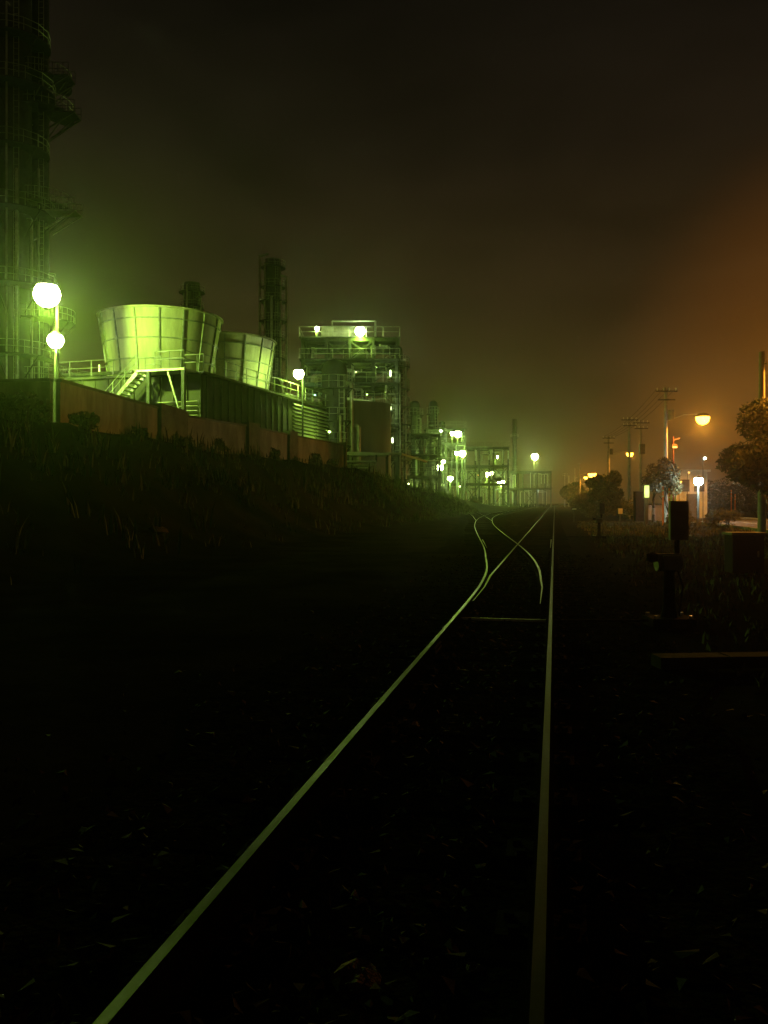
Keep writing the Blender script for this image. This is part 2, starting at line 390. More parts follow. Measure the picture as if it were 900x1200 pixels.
def crown_mb(blobs, dens, ls, seed):
    rnd = random.Random(seed); mb = MB()
    for (cx, cy_, cz, r, rz) in blobs:
        for i in range(int(dens * r * r)):
            while True:
                v = Vector((rnd.uniform(-1, 1), rnd.uniform(-1, 1), rnd.uniform(-1, 1)))
                if .35 < v.length < 1: break
            if math.sin(v.x * 7 + cx * 3) * math.sin(v.y * 6 + cy_) * math.sin(v.z * 8 + cz) > .35: continue
            c = Vector((cx + v.x * r, cy_ + v.y * r, cz + v.z * rz)); s = ls * rnd.uniform(.5, 1.4)
            a = Vector((rnd.gauss(0, 1), rnd.gauss(0, 1), rnd.gauss(0, 1))).normalized(); b = a.orthogonal().normalized() * s * .5
            a = a * s
            mb.add([c - a, c - b * .9, c + a, c + b], [(0, 1, 2, 3)])
    return mb
def tree(name, base, hgt, rad, seed, label, cat, group=None, m=None, ls=.16, dens=700, trunk=True, low=.35):
    rnd = random.Random(seed); base = Vector(base); e = empty(name, base, label, cat, group)
    if trunk:
        t = MB(); p = base.copy() - Vector((0, 0, .1)); r = rad * .09 + .04; top = hgt * .62
        for k in range(5):
            q = base + Vector((rnd.gauss(0, .1), rnd.gauss(0, .1), top * (k + 1) / 5)); t.tube(p, q, r, 8, r * .82); p = q; r *= .82
            if k >= 1:
                a = rnd.uniform(0, 6.28); t.tube(p, p + Vector((math.cos(a) * rad * .6, math.sin(a) * rad * .6, hgt * .16)), r * .55, 6, r * .2)
        t.build('trunk', M_bark, e, smooth=True)
    bl = []; cz = base.z + hgt * (low + 1) / 2; rz = hgt * (1 - low) / 2
    for k in range(17):
        a = rnd.uniform(0, 6.28); q = rnd.uniform(.1, .85) * rad; zz = rnd.uniform(-.75, .62) * rz; rr_ = rad * rnd.uniform(.18, .5)
        bl.append((base.x + q * math.cos(a), base.y + q * math.sin(a), cz + zz, rr_, min(rr_, rz * .55)))
    crown_mb(bl, dens, ls, seed).build('crown', m or M_leaf, e); return e
def bush(base, hgt, rad, seed, label, group=None, m=None, ls=.1, dens=900):
    return tree('bush', base, hgt, rad, seed, label, 'bush', group, m, ls, dens, trunk=False, low=.05)

# bushes along the bank crest, silhouettes in front of the wall
for i, (px, Y, h_, r_, lb_) in enumerate(((12, 24.5, .75, .7, 'dark bush at the far left on the bank crest below the tall lamp'), (40, 25.5, .6, .5, 'low dark bush on the bank crest under the brightest green lamp'),
      (97, 28.5, .5, .5, 'small dark bush before the wall left of the cooling tower stairs'), (163, 34.5, .6, .45, 'dark scrubby bush in front of the wall below the cooling tower stairs'),
      (212, 37, .6, .45, 'bush beside the broad pillar of the concrete wall'), (258, 41, .75, .4, 'upright bush against the wall panel between the two wide pillars'),
      (322, 47.5, .7, .4, 'bush in front of the wall right of the second pillar'), (370, 53.5, .6, .4, 'bush at the foot of the third wall pillar'), (389, 57, .6, .4, 'last small bush near the right end of the concrete wall'))):
    X = (px - 450) / FP * Y; z = hh(X, Y); bush((X, Y, z - .1), h_ + .2, r_, 50 + i, lb_, 'bushes along the bank crest')

# ------------------------------------------------------------------ lamps
def spot(name, loc, P, c, aim, parent=None, ang=176, blend=.2):
    d = bpy.data.lights.new(name, 'SPOT'); d.energy = P; d.color = c; d.shadow_soft_size = .08; d.spot_size = R(ang); d.spot_blend = blend
    o = bpy.data.objects.new(name, d); col.objects.link(o); o.location = Vector(loc) - (wloc(parent) if parent else Vector((0, 0, 0))); o.parent = parent
    o.rotation_euler = Vector(aim).to_track_quat('-Z', 'Y').to_euler()
    return o
def flood_mast(px, py, Y, zb, label, P, c=GREEN, glass=E_green, s=.36, side=0, mat_=M_mast, group='green flood lamps of the plant', pole=True, r=.09, name='flood_light', aim=None):
    p = at(px, py, Y); e = empty(name, (p.x + side, p.y + s + .3, zb), label, 'lamp', group)
    if pole:
        m = MB(); m.tube((p.x + side, p.y + s + .3, zb), (p.x + side, p.y + s + .3, p.z + s * 1.2), r, 8, r * .7)
        m.tube((p.x + side, p.y + s + .3, p.z + s * 1.15), (p.x, p.y, p.z + s * 1.18), .045, 6); m.build('pole', mat_, e, smooth=True)
    hd = MB(); hd.lathe([(s * .10, s * 1.2), (s * .3, s * 1.15), (s * .5, s * .95), (s * .78, s * .68), (s * .74, s * .66)], p, 18)
    h_ = hd.build('lamp_head', M_house, e, smooth=True)
    gl = MB(); gl.lathe([(.01, -s), (s * .38, -s * .92), (s * .71, -s * .71), (s * .92, -s * .38), (s, 0), (s * .92, s * .38), (s * .73, s * .68)], p, 20)
    gl.build('glass', glass, h_, smooth=True)
    dr = Vector((0, 0, -s - .12))
    if aim: spot('lamp_light', p + dr, P, c, aim, e)
    else: point('lamp_light', p + dr, P, c, .08, e)
    return e

# brightest lamps on the left
flood_mast(55, 345, 50, 3.7, 'brightest green flood lamp, high on its mast at the far left above the wall', 7800, s=.76, side=.2, r=.13, aim=(.6, .15, -.65))
flood_mast(65, 399, 51, 3.7, 'second flood lamp directly below the brightest one at the far left', 3600, s=.48, side=-.3, r=.1, aim=(.6, .15, -.65))
flood_mast(350, 438, 68.5, 3.6, 'green flood lamp standing at the louvred right end of the cooling tower', 900, s=.42, side=.25)

# ------------------------------------------------------------------ cooling tower
rdir = Vector((.30, .954, 0)).normalized(); ndir = Vector((rdir.y, -rdir.x, 0)); C0 = Vector((-16.2, 62, 0)); DZ = 9.7
TM = Matrix(((ndir.x, rdir.x, 0, C0.x), (ndir.y, rdir.y, 0, C0.y), (0, 0, 1, 0), (0, 0, 0, 1)))   # local: x = right (n), y = along row
def TB(): return MB(TM)
ct = empty('cooling_tower', (C0.x, C0.y, 3.6), 'pale two-stack cooling tower with ribbed flared fan stacks above a boarded block', 'cooling tower')
X0, X1, Y0, Y1 = -5.2, 6.3, -5.2, 19.0
m = TB(); m.span((X0, Y0, 3.4), (X1, Y1, DZ)); m.build('casing', M_case, ct)
m = TB(); m.span((X0 - .25, Y0 - .25, DZ + .003), (X1 + .25, Y1 + .25, DZ + .16)); m.build('deck', M_case, ct)
# boarding ribs on faces
m = TB()
for k in range(12): m.box((X0 + .4 + k * 1.0, Y0 - .05, (DZ + 3.4) / 2), (.09, .1, DZ - 3.5))
for k in range(14): m.box((X1 + .05, Y0 + .5 + k * 1.0, (DZ + 3.4) / 2), (.1, .09, DZ - 3.5))
m.build('casing_batten', M_case, ct)
def louvres(x0, y0, x1, y1, z0, z1, out_):
    f = TB(); o = Vector(out_)
    A = Vector((x0, y0, 0)); B = Vector((x1, y1, 0)); n = int((z1 - z0) / .3)
    for k in range(n):
        z = z0 + .15 + k * .3; c = (A + B) / 2 + o * .12; d = B - A
        f.box((c.x, c.y, z), (abs(d.x) + .0 if abs(d.x) > .1 else .30, abs(d.y) if abs(d.y) > .1 else .30, .05),
              M=Matrix.Rotation(R(38) * (1 if abs(d.x) > .1 else -1) * (-1 if abs(d.x) > .1 else -1), 4, 'X' if abs(d.x) > .1 else 'Y'))
    return f.build('louvre', M_louv, ct)
louvres(3.2, Y0 - .05, 6.1, Y0 - .05, 5.0, 8.2, (0, -1, 0))
louvres(X1 + .05, 9.2, X1 + .05, 13.6, 3.8, 9.5, (1, 0, 0)); louvres(X1 + .05, 14.0, X1 + .05, 18.6, 3.8, 9.5, (1, 0, 0))
def stack(cy_, r0, r1, zt):
    s = TB(); c = (0, cy_, 0); n = 64
    prof = [(r0 + .02, DZ + .16), (r0 + .05, DZ + 1.2), (r0 + (r1 - r0) * .45, DZ + (zt - DZ) * .55), (r1 - .05, zt - .35), (r1, zt), (r1 + .16, zt + .003), (r1 + .16, zt + .1), (r1 - .1, zt + .1), (r1 - .25, zt - .4), (r0 - .15, DZ + 1.0)]
    s.lathe(prof, c, n); st = s.build('fan_stack', M_paint, ct, smooth=True)
    st.data.materials[0] = M_paint
    def rad(z): return lerp(z, [(DZ + .16, r0 + .02), (DZ + 1.2, r0 + .05), (DZ + (zt - DZ) * .55, r0 + (r1 - r0) * .45), (zt - .35, r1 - .05), (zt, r1)])
    for k in range(16):
        a = 2 * math.pi * (k + .35) / 16; q = TB()
        zz = [DZ + .2 + (zt - DZ - .25) * j / 6 for j in range(7)]
        for za, zb in zip(zz[:-1], zz[1:]):
            ca, sa = math.cos(a), math.sin(a)
            for off in (.045,):
                q.beam((ca * (rad(za) + off), cy_ + sa * (rad(za) + off), za), (ca * (rad(zb) + off), cy_ + sa * (rad(zb) + off), zb), .09, .10)
        q.build('stiffener', M_rib, st)
    for fz in (.07, .32, .60, .86):
        z = DZ + (zt - DZ) * fz; q = TB(); r = rad(z); q.lathe([(r + .005, z - .04), (r + .10, z - .04), (r + .10, z + .04), (r + .005, z + .04)], c, n); q.build('ring', M_rib, st, smooth=True)
    # fan hub and blades inside
    q = TB(); q.lathe([(.01, DZ + 2.0), (.5, DZ + 2.0), (.5, DZ + 1.7), (.01, DZ + 1.7)], c, 12)
    for k in range(8):
        a = 2 * math.pi * k / 8; q.box((math.cos(a) * 1.9, cy_ + math.sin(a) * 1.9, DZ + 1.85), (2.9, .5, .05), a)
    q.build('fan', M_steel, st)
    return st
stack(0, 3.65, 4.3, 14.65); stack(9.3, 3.65, 4.3, 14.65)
def railing(pts, parent, z, h_=1.1, m_=M_rib, mbm=None, sp_=1.5, r=.028, rails=(1.0, .55), MBf=None):
    f = (MBf or TB)()
    for a, b in zip(pts[:-1], pts[1:]):
        A = Vector((*a, 0)) if len(a) == 2 else Vector(a); B = Vector((*b, 0)) if len(b) == 2 else Vector(b)
        za = A.z; zb = B.z; n = max(1, int(((B - A).length) / sp_))
        for k in range(n + 1):
            p = A.lerp(B, k / n); f.tube(p + Vector((0, 0, z)), p + Vector((0, 0, z + h_)), r * 1.15, 5)
        for q in rails: f.tube(A + Vector((0, 0, z + h_ * q)), B + Vector((0, 0, z + h_ * q)), r, 5)
    return f.build('railing', m_, parent)
dz = DZ + .16
railing([(X0 + 4.9, Y0 + .05 - .2), (X0 - .2, Y0 - .2), (X0 - .2, Y1)], ct, dz)
railing([(X1 - 1.2, Y0 - .2), (X1 + .2, Y0 - .2), (X1 + .2, Y1 + .2)], ct, dz)
railing([(X0 + 7.4, Y0 - .2), (X1 - 2.9, Y0 - .2)], ct, dz)
# landing, stairs and posts at the near face
st = MB(TM); LX0, LX1, LY0, LY1 = 2.6, 5.9, Y0 - 1.9, Y0 - .3
m = TB(); m.span((LX0, LY0, DZ + .02), (LX1 + .2, LY1, DZ + .15)); land = m.build('landing', M_galv, ct)
railing([(LX0 + 1.4, LY0), (LX1 + .2, LY0), (LX1 + .2, LY1)], land, DZ + .15, sp_=.9)
for (x, y) in ((LX0 + .9, LY0 + .1), (LX1 + .1, LY0 + .1)):
    m = TB(); m.box((x, y, (DZ + 3.4) / 2), (.22, .22, DZ - 3.4)); m.build('landing_post', M_steel, ct)
m = TB(); m.beam((LX1 + .05, LY0 + .1, DZ - 3.3), (LX1 - 1.0, LY0 + .1, DZ - .05), .1); m.build('brace', M_galv, ct)
stp = TB(); str_ = []
SX, SZ = LX0, DZ + .1; NS = 22; run, rise = .24, .235
for k in range(NS): stp.box((SX - run * (k + .5), LY0 + .62, SZ - rise * (k + 1)), (.26, .95, .045))
stairs = stp.build('stair_tread', M_galv, ct)
m = TB()
for yy in (LY0 + .1, LY0 + 1.14): m.beam((SX, yy, SZ - .12), (SX - run * NS, yy, SZ - .12 - rise * NS), .05, .24)
m.build('stringer', M_galv, stairs)
railing([(SX, LY0 + .1, 0), (SX - run * NS, LY0 + .1, -rise * NS)], stairs, SZ, sp_=1.1)
# caged ladder/gantry up the stack and small pipes on deck
m = TB(); m.path([(X0 + .3, Y0 + .6, dz + .35), (X0 + 6, Y0 + .5, dz + .3)], .12); m.path([(X0 + .3, Y0 + 1.1, dz + .25), (X0 + 3, Y0 + 1.0, dz + .25), (X0 + 3, Y0 + 1.0, dz + 1.0)], .08)
m.build('deck_pipe', M_lag, ct)
m = TB(); m.path([(X1 - .6, 9, dz + .3), (X1 - .6, 18.5, dz + .3)], .14); m.path([(X1 - .2, 12, dz + .7), (X1 - .2, 18.5, dz + .7), (X1 - .2, 18.5, 4)], .1); m.build('deck_pipe', M_lag, ct)

# ------------------------------------------------------------------ process columns
def process_column(px, Y, zb, zt, r, label, plats=(), dome=True, pipes=(), pr=1.9, name='process_column', group='process columns of the plant', lad=True, arc=(0, 360), m_=None, top_rail=True):
    X = (px - 450) / FP * Y; e = empty(name, (X, Y, zb), label, 'column', group)
    s = MB(); prof = [(r * 1.1, zb), (r * 1.1, zb + 2), (r, zb + 2.3), (r, zt)]
    if dome: prof += [(r * .87, zt + r * .45), (r * .5, zt + r * .78), (.02, zt + r * .9)]
    else: prof += [(r * .85, zt), (r * .85, zt - .5)]
    s.lathe(prof, (X, Y, 0), 24); sh = s.build('shell', m_ or M_col, e, smooth=True)
    for z in range(int(zb) + 5, int(zt), 5):
        pass
    for i, z in enumerate(plats):
        a0, a1 = R(arc[0]), R(arc[1])
        rr_ = r * pr * random.uniform(.9, 1.1)
        q = MB(); q.lathe([(r + .02, z), (rr_, z), (rr_, z + .1), (r + .02, z + .1)], (X, Y, 0), 20, a0, a1)
        for k in range(6):
            a = a0 + (a1 - a0) * (k + .5) / 6; q.beam((X + math.cos(a) * r, Y + math.sin(a) * r, z - (rr_ - r)), (X + math.cos(a) * rr_, Y + math.sin(a) * rr_, z - .02), .07)
        pl = q.build('platform', M_steel, e)
        q = MB(); n = 14
        for k in range(n + 1):
            a = a0 + (a1 - a0) * k / n; p = Vector((X + math.cos(a) * (rr_ - .05), Y + math.sin(a) * (rr_ - .05), z + .1)); q.tube(p, p + Vector((0, 0, 1.1)), .03, 4)
            if k < n:
                b = a0 + (a1 - a0) * (k + 1) / n; p2 = Vector((X + math.cos(b) * (rr_ - .05), Y + math.sin(b) * (rr_ - .05), z + .1))
                for hh_ in (.55, 1.1): q.tube(p + Vector((0, 0, hh_)), p2 + Vector((0, 0, hh_)), .028, 4)
        q.build('railing', M_galv, pl)
    if lad:
        q = MB(); a = R(-60); lx, ly = X + math.cos(a) * (r + .25), Y + math.sin(a) * (r + .25)
        for s_ in (-.22, .22): q.beam((lx + s_, ly, zb + 1), (lx + s_, ly, zt - .5), .05)
        z = zb + 1
        while z < zt - .5: q.beam((lx - .22, ly, z), (lx + .22, ly, z), .03); z += .5
        q.build('ladder', M_galv, e)
    for (a, rp_, z0, z1, off) in pipes:
        a = R(a); x, y = X + math.cos(a) * (r + off), Y + math.sin(a) * (r + off)
        q = MB(); q.path([(x, y, z0), (x, y, z1), (X + math.cos(a) * r * .6, Y + math.sin(a) * r * .6, z1 + off * .4)], rp_, 10); q.build('riser_pipe', M_lag, e, smooth=True)
    return e
process_column(16, 75, 3.5, 52, 1.5, 'tallest process column with several platforms at the far left edge', plats=(14, 20, 26.5, 32, 37.2, 41.5), pipes=((-60, .13, 8, 30, .5), (-20, .11, 6, 26, .5), (200, .14, 5, 40, .6), (-80, .08, 6, 44, .9)), pr=2.2)
process_column(46, 77, 3.5, 47, .85, 'slimmer column beside the tallest one at the far left', plats=(12, 17.5, 27.8, 36.2, 39), arc=(-110, 50), pipes=((-70, .1, 6, 31, .45), (-110, .09, 6, 35, .45), (10, .09, 10, 22, .5)), pr=3.6)
# cantilever platforms on the far-left tower
def bracket_platform(px0, px1, py, Y, label, m2=M_galv):
    a = at(px0, py, Y); b = at(px1, py, Y); e = empty('service_platform', a, label, 'platform', 'cantilever platforms on the left tower')
    q = MB(); q.box(((a.x + b.x) / 2, Y, a.z), (b.x - a.x, 1.8, .12)); q.build('deck', m2, e)
    for s_ in (-.8, .8):
        q = MB(); q.beam((a.x, Y + s_, a.z - (b.x - a.x) * .62), (b.x - .1, Y + s_, a.z - .08), .12); q.build('brace', m2, e)
    q = MB()
    n = 5
    for k in range(n + 1):
        x = a.x + (b.x - a.x) * k / n; q.tube((x, Y - .85, a.z), (x, Y - .85, a.z + 1.1), .03, 4); q.tube((x, Y + .85, a.z), (x, Y + .85, a.z + 1.1), .03, 4)
    for s_ in (-.85, .85):
        for h_ in (.55, 1.1): q.tube((a.x, Y + s_, a.z + h_), (b.x, Y + s_, a.z + h_), .03, 4)
    q.build('railing', m2, e)
bracket_platform(54, 84, 93, 76, 'broad dark cantilever platform high on the left tower', M_steel)
bracket_platform(56, 91, 136, 76, 'dark bracketed platform below the broad one on the left tower', M_steel)
bracket_platform(57, 92, 250, 74, 'lit cantilever platform above the brightest flood lamp', M_galv)

process_column(320, 150, 2, 44, 1.35, 'tall dark column with platforms behind the cooling tower', plats=(20, 23, 26.5, 30, 33, 36.5, 39, 42.5), pipes=((-40, .15, 10, 40, .6), (-130, .14, 10, 43, .6), (-90, .2, 10, 37, .9), (10, .2, 10, 41, 1.0), (180, .22, 10, 44.6, 1.0)), pr=1.75, dome=False)
process_column(225, 170, 2, 45, 1.6, 'dark column rising directly behind the first fan stack', plats=(31, 34.5, 37.5, 40, 43), pipes=((-30, .16, 10, 42, .7), (-100, .2, 10, 44, .9), (190, .2, 10, 40, .9)), pr=1.65, dome=False)

# ------------------------------------------------------------------ storage tank + vessel in front of steel structure
def tank(px, Y, zb, zt, r, label):
    X = (px - 450) / FP * Y; e = empty('storage_tank', (X, Y, zb), label, 'tank')
    s = MB(); s.lathe([(r, zb), (r, zt), (r + .08, zt), (r + .08, zt + .08), (r - .1, zt + .08), (.02, zt + .9)], (X, Y, 0), 48); s.build('shell', M_tank, e, smooth=True)
    for k in range(4):
        z = zb + (zt - zb) * (k + 1) / 5; q = MB(); q.lathe([(r + .002, z - .02), (r + .03, z - .02), (r + .03, z + .02), (r + .002, z + .02)], (X, Y, 0), 48); q.build('seam', M_tank, e, smooth=True)
    q = MB(); n = 28
    for k in range(n):
        a = 2 * math.pi * k / n; b = 2 * math.pi * (k + 1) / n; p = Vector((X + math.cos(a) * r, Y + math.sin(a) * r, zt + .08)); p2 = Vector((X + math.cos(b) * r, Y + math.sin(b) * r, zt + .08))
        q.tube(p, p + Vector((0, 0, 1.0)), .03, 4)
        for h_ in (.5, 1.0): q.tube(p + Vector((0, 0, h_)), p2 + Vector((0, 0, h_)), .025, 4)
    q.build('railing', M_galv, e)
    return e
tank(408, 88, 3, 11.3, 4.4, 'large pale cylindrical storage tank below the steel process structure')
process_column(392, 77, 3.2, 13.3, 1.15, 'squat vertical vessel with ring platforms in front of the pale tank', plats=(6.4, 8.6, 11.5), pipes=((-20, .16, 4, 12, .5), (-70, .12, 4, 9, .55), (0, .2, 4, 8.2, 1.0)), pr=1.5, name='pressure_vessel', group=None)

# ------------------------------------------------------------------ steel process structures
def frame(x0, x1, y0, y1, zb, levels, nx, ny, label, name='process_structure', seed=3, vessels=True, group=None, topm=None):
    rnd = random.Random(seed); e = empty(name, ((x0 + x1) / 2, (y0 + y1) / 2, zb), label, 'structure', group)
    zt = levels[-1]; xsn = [x0 + (x1 - x0) * i / nx for i in range(nx + 1)]; ysn = [y0 + (y1 - y0) * j / ny for j in range(ny + 1)]
    for x in xsn:
        for y in ysn:
            q = MB(); q.box((x, y, (zb + zt) / 2), (.3, .3, zt - zb)); q.build('column', M_steel, e)
    pz = zb
    for z in levels:
        q = MB()
        for y in ysn: q.box(((x0 + x1) / 2, y, z - .2), (x1 - x0 - .3, .2, .35))
        for x in xsn: q.box((x, (y0 + y1) / 2, z - .22), (.2, y1 - y0 - .3, .33))
        fl = q.build('floor_beams', M_steel, e)
        q = MB(); q.box(((x0 + x1) / 2, (y0 + y1) / 2, z + .03), (x1 - x0 + .8, y1 - y0 + .8, .06)); q.build('grating', M_steel, fl)
        q = MB(); P = [(x0 - .35, y0 - .35), (x1 + .35, y0 - .35), (x1 + .35, y1 + .35), (x0 - .35, y1 + .35), (x0 - .35, y0 - .35)]
        for a, b in zip(P[:-1], P[1:]):
            A = Vector((*a, z + .06)); B = Vector((*b, z + .06)); n = max(1, int((B - A).length / 1.6))
            for k in range(n): p = A.lerp(B, k / n); q.tube(p, p + Vector((0, 0, 1.1)), .028, 4)
            for h_ in (.55, 1.1): q.tube(A + Vector((0, 0, h_)), B + Vector((0, 0, h_)), .026, 4)
        q.build('railing', M_rib, fl)
        # X bracing on the near face, alternate bays
        for i in range(nx):
            if rnd.random() < .5:
                q = MB(); q.beam((xsn[i], y0, pz), (xsn[i + 1], y0, z - .3), .12); q.beam((xsn[i + 1], y0 + .004, pz), (xsn[i], y0 + .004, z - .3), .115); q.build('brace', M_steel, e)
        # pipework on this level
        h0 = pz + .1
        for k in range(int((x1 - x0) * .9)):
            x = rnd.uniform(x0, x1); y = rnd.uniform(y0 - .5, y1); r = rnd.choice((.06, .09, .13, .2)); za = h0 + rnd.uniform(0, 1.2); zc = z - rnd.uniform(.4, 1.2)
            dx = rnd.uniform(-2.5, 2.5); x2 = max(x0, min(x1, x + dx))
            q = MB(); q.path([(x, y, za), (x, y, zc), (x2, y, zc), (x2, y, za + rnd.uniform(0, .8))] if rnd.random() < .7 else [(x, y, za), (x, y, z - .3)], r, 7); q.build('pipe', rnd.choice((M_lag, M_galv, M_galv)), e, smooth=True)
        if vessels and z - pz > 2.4:
            for k in range(rnd.choice((1, 2, 2))):
                x = rnd.uniform(x0 + 1, x1 - 1); r = rnd.uniform(.4, .75); q = MB(); yv = rnd.uniform(y0 + .8, y1 - .8)
                if rnd.random() < .5: q.lathe([(.02, h0 + .3), (r, h0 + .55), (r, z - .9), (.02, z - .6)], (x, yv, 0), 16)
                else:
                    q.tube((x - 1.2, yv, h0 + r + .3), (x + 1.2, yv, h0 + r + .3), r, 16); q.box((x - .8, yv, h0 + .2), (.15, r, .6)); q.box((x + .8, yv, h0 + .2), (.15, r, .6))
                q.build('vessel', M_tank if rnd.random() < .4 else M_col, e, smooth=True)
        pz = z
    return e
frame(-9.0, 1.4, 94.5, 103, 2.6, [6.5, 9.5, 12.2, 14.6, 17.2, 19.6], 4, 2, 'tall steel process structure crowded with pipes behind the pale tank', seed=11)
# top of the structure: pale drum + lit wind screen
e = empty('drum', (-4.2, 98, 19.6), 'pale horizontal drum lying on top of the tall process structure between two lamps', 'vessel')
q = MB(); q.tube((-7.2, 98.5, 20.9), (-2.4, 98.5, 20.9), .85, 24)
q.build('shell', M_paint, e, smooth=True)
q = MB()
for x in (-6.6, -4.8, -3.0): q.box((x, 98.5, 20.0), (.2, 1.2, .7))
q.build('saddle', M_steel, e)
q = MB(); q.path([(-6, 98.5, 21.6), (-6, 98.5, 22.3), (-1, 98.5, 22.3), (-1, 98.5, 19.7)], .12); q.build('vent_pipe', M_lag, e)
flood_mast(371.5, 385, 94, 19.7, 'smaller lamp on the top left corner of the tall process structure', 250, s=.25, pole=True, r=.05)
flood_mast(422, 388, 94, 19.7, 'brighter lamp on the top right of the tall process structure', 800, s=.55, pole=True, r=.05)
process_column(466, 96, 2.8, 18.5, .55, 'slender column with many landings at the right end of the tall process structure', plats=(6, 8, 10, 12, 14, 16.5), pipes=((-30, .12, 4, 17, .5), (-120, .12, 4, 13, .5), (-80, .1, 4, 15.5, .9)), pr=2.6)
def tube_lamp(px, py0, py1, Y, label, P=60):
    a = at(px, py0, Y); b = at(px, py1, Y); e = empty('tube_lamp', b, label, 'lamp', 'tube lamps on the steelwork')
    q = MB(); q.tube(b, a, .07, 8); q.build('tube', E_tube, e); q = MB(); q.box(((a + b) / 2) + Vector((0, .14, 0)), (.2, .1, (a - b).length + .2)); q.build('fitting', M_galv, e)
    point('lamp_light', (a + b) / 2 + Vector((0, -.3, 0)), P, (.7, 1, .3), .1, e)
tube_lamp(457.5, 434, 441, 93.6, 'upper tube lamp on the right edge of the tall process structure', 70)
tube_lamp(457.5, 474, 481, 93.6, 'middle tube lamp on the right edge beside the pale tank', 90)
tube_lamp(460, 513, 519, 93, 'lowest tube lamp beside the foot of the pale tank', 60)
for (px, py, Y, P, lb_) in ((417, 436, 98, 35, 'bulkhead lamp deep inside the process structure on its upper left floor'), (441, 430, 97, 35, 'bulkhead lamp on the upper right floor of the process structure'),
        (430, 462, 96, 50, 'bulkhead lamp on the floor just above the pale tank'), (369, 463, 93.5, 40, 'bluish bulkhead lamp at the left edge of the process structure'), (386, 506, 72, 90, 'bulkhead lamp low in front of the squat vertical vessel')):
    p = at(px, py, Y); e = empty('bulkhead_lamp', p, lb_, 'lamp', 'bulkhead lamps in the process structure')
    q = MB(); q.box(p + Vector((0, .12, 0)), (.28, .1, .2)); hd = q.build('lamp_head', M_house, e); q = MB(); q.lathe([(.01, -.1), (.09, -.08), (.1, .06), (.01, .09)], p, 10); q.build('glass', E_cyan if px == 369 else E_tube, hd, smooth=True)
    point('lamp_light', p + Vector((0, -.3, .0)), P, GREEN if px != 369 else (.3, 1, .6), .1, e)

# ------------------------------------------------------------------ low pipe loop by the end of the wall
def pipe_run(pts_list, label, Y, rs, sup, name='pipe_run', group='low pipe runs beyond the wall'):
    e = empty(name, at(sup[0][0], sup[0][1], Y), label, 'pipes', group)
    for pts, r in zip(pts_list, rs):
        q = MB(); q.path([at(px, py, Y + dy) for px, py, dy in pts], r, 10); q.build('pipe', M_lag, e, smooth=True)
    for (px, py, py2) in sup:
        q = MB(); q.beam(at(px, py, Y + .3), at(px, py2, Y + .3), .16); q.build('support', M_steel, e)
pipe_run([[(404, 541.5, 0), (441, 541.5, 0), (441.5, 553, 0)], [(400, 545.5, 0), (438, 545.5, 0), (438, 556, 0)], [(404, 549, -.4), (417, 549, -.4)], [(419, 549.2, -.4), (433, 549.2, -.4), (436, 554, -.4)]], 'bright bundle of looped pipes just right of the wall end', 70, (.13, .11, .15, .15), ((408, 557, 533), (441, 557, 533), (454, 560, 533)))
pipe_run([[(400, 533.5, 0), (456, 533.5, 0)], [(404, 531, .5), (470, 532, .5), (500, 541, 14)]], 'long straight pipe crossing below the pale tank', 72, (.14, .1), ((413, 556, 534), (453, 558, 534)))
flood_mast(432, 562, 66, 3.0, 'small lamp low behind the bank lighting the looped pipes', 160, s=.08, pole=False)

# ------------------------------------------------------------------ far plant
process_column(486, 140, 1.5, 17.3, .85, 'left of the three small columns right of the process structure', plats=(10.5, 15.5), pipes=((-40, .12, 3, 15, .4),), pr=1.7)
process_column(507.5, 145, 1.5, 18.0, .75, 'dome-topped middle column of the three small columns', plats=(12, 16.3), pipes=((-150, .1, 3, 16, .4),), pr=1.35)
process_column(518, 150, 1.5, 15.2, .55, 'shortest and thinnest of the three small columns', plats=(11,), pipes=((-30, .1, 3, 13, .4),), pr=1.8)
process_column(603, 300, 0, 30.5, .85, 'lone distant chimney above the far green lamps', plats=(24,), lad=False, dome=False, name='chimney', group=None, pr=1.5)
frame(3.0, 7.6, 118, 124, 1.9, [5.0, 8.0, 10.8], 4, 1, 'low steel rack of pipes between the process structure and the small columns', name='pipe_rack', seed=5, vessels=False, group='pipe racks beside the line')
frame(10, 24, 165, 172, .8, [5, 8.5, 12], 5, 1, 'middle pipe rack behind the cluster of green lamps', name='pipe_rack', seed=8, group='pipe racks beside the line')
frame(22, 44, 225, 233, 0, [5, 9.5], 6, 1, 'farthest pipe rack beneath the right hand green lamps', name='pipe_rack', seed=9, vessels=False, group='pipe racks beside the line')
frame(7, 13, 138, 142, 1.4, [5, 8, 11, 13.2], 2, 1, 'narrow steel stair structure around the three small columns', name='process_structure', seed=14, vessels=False)
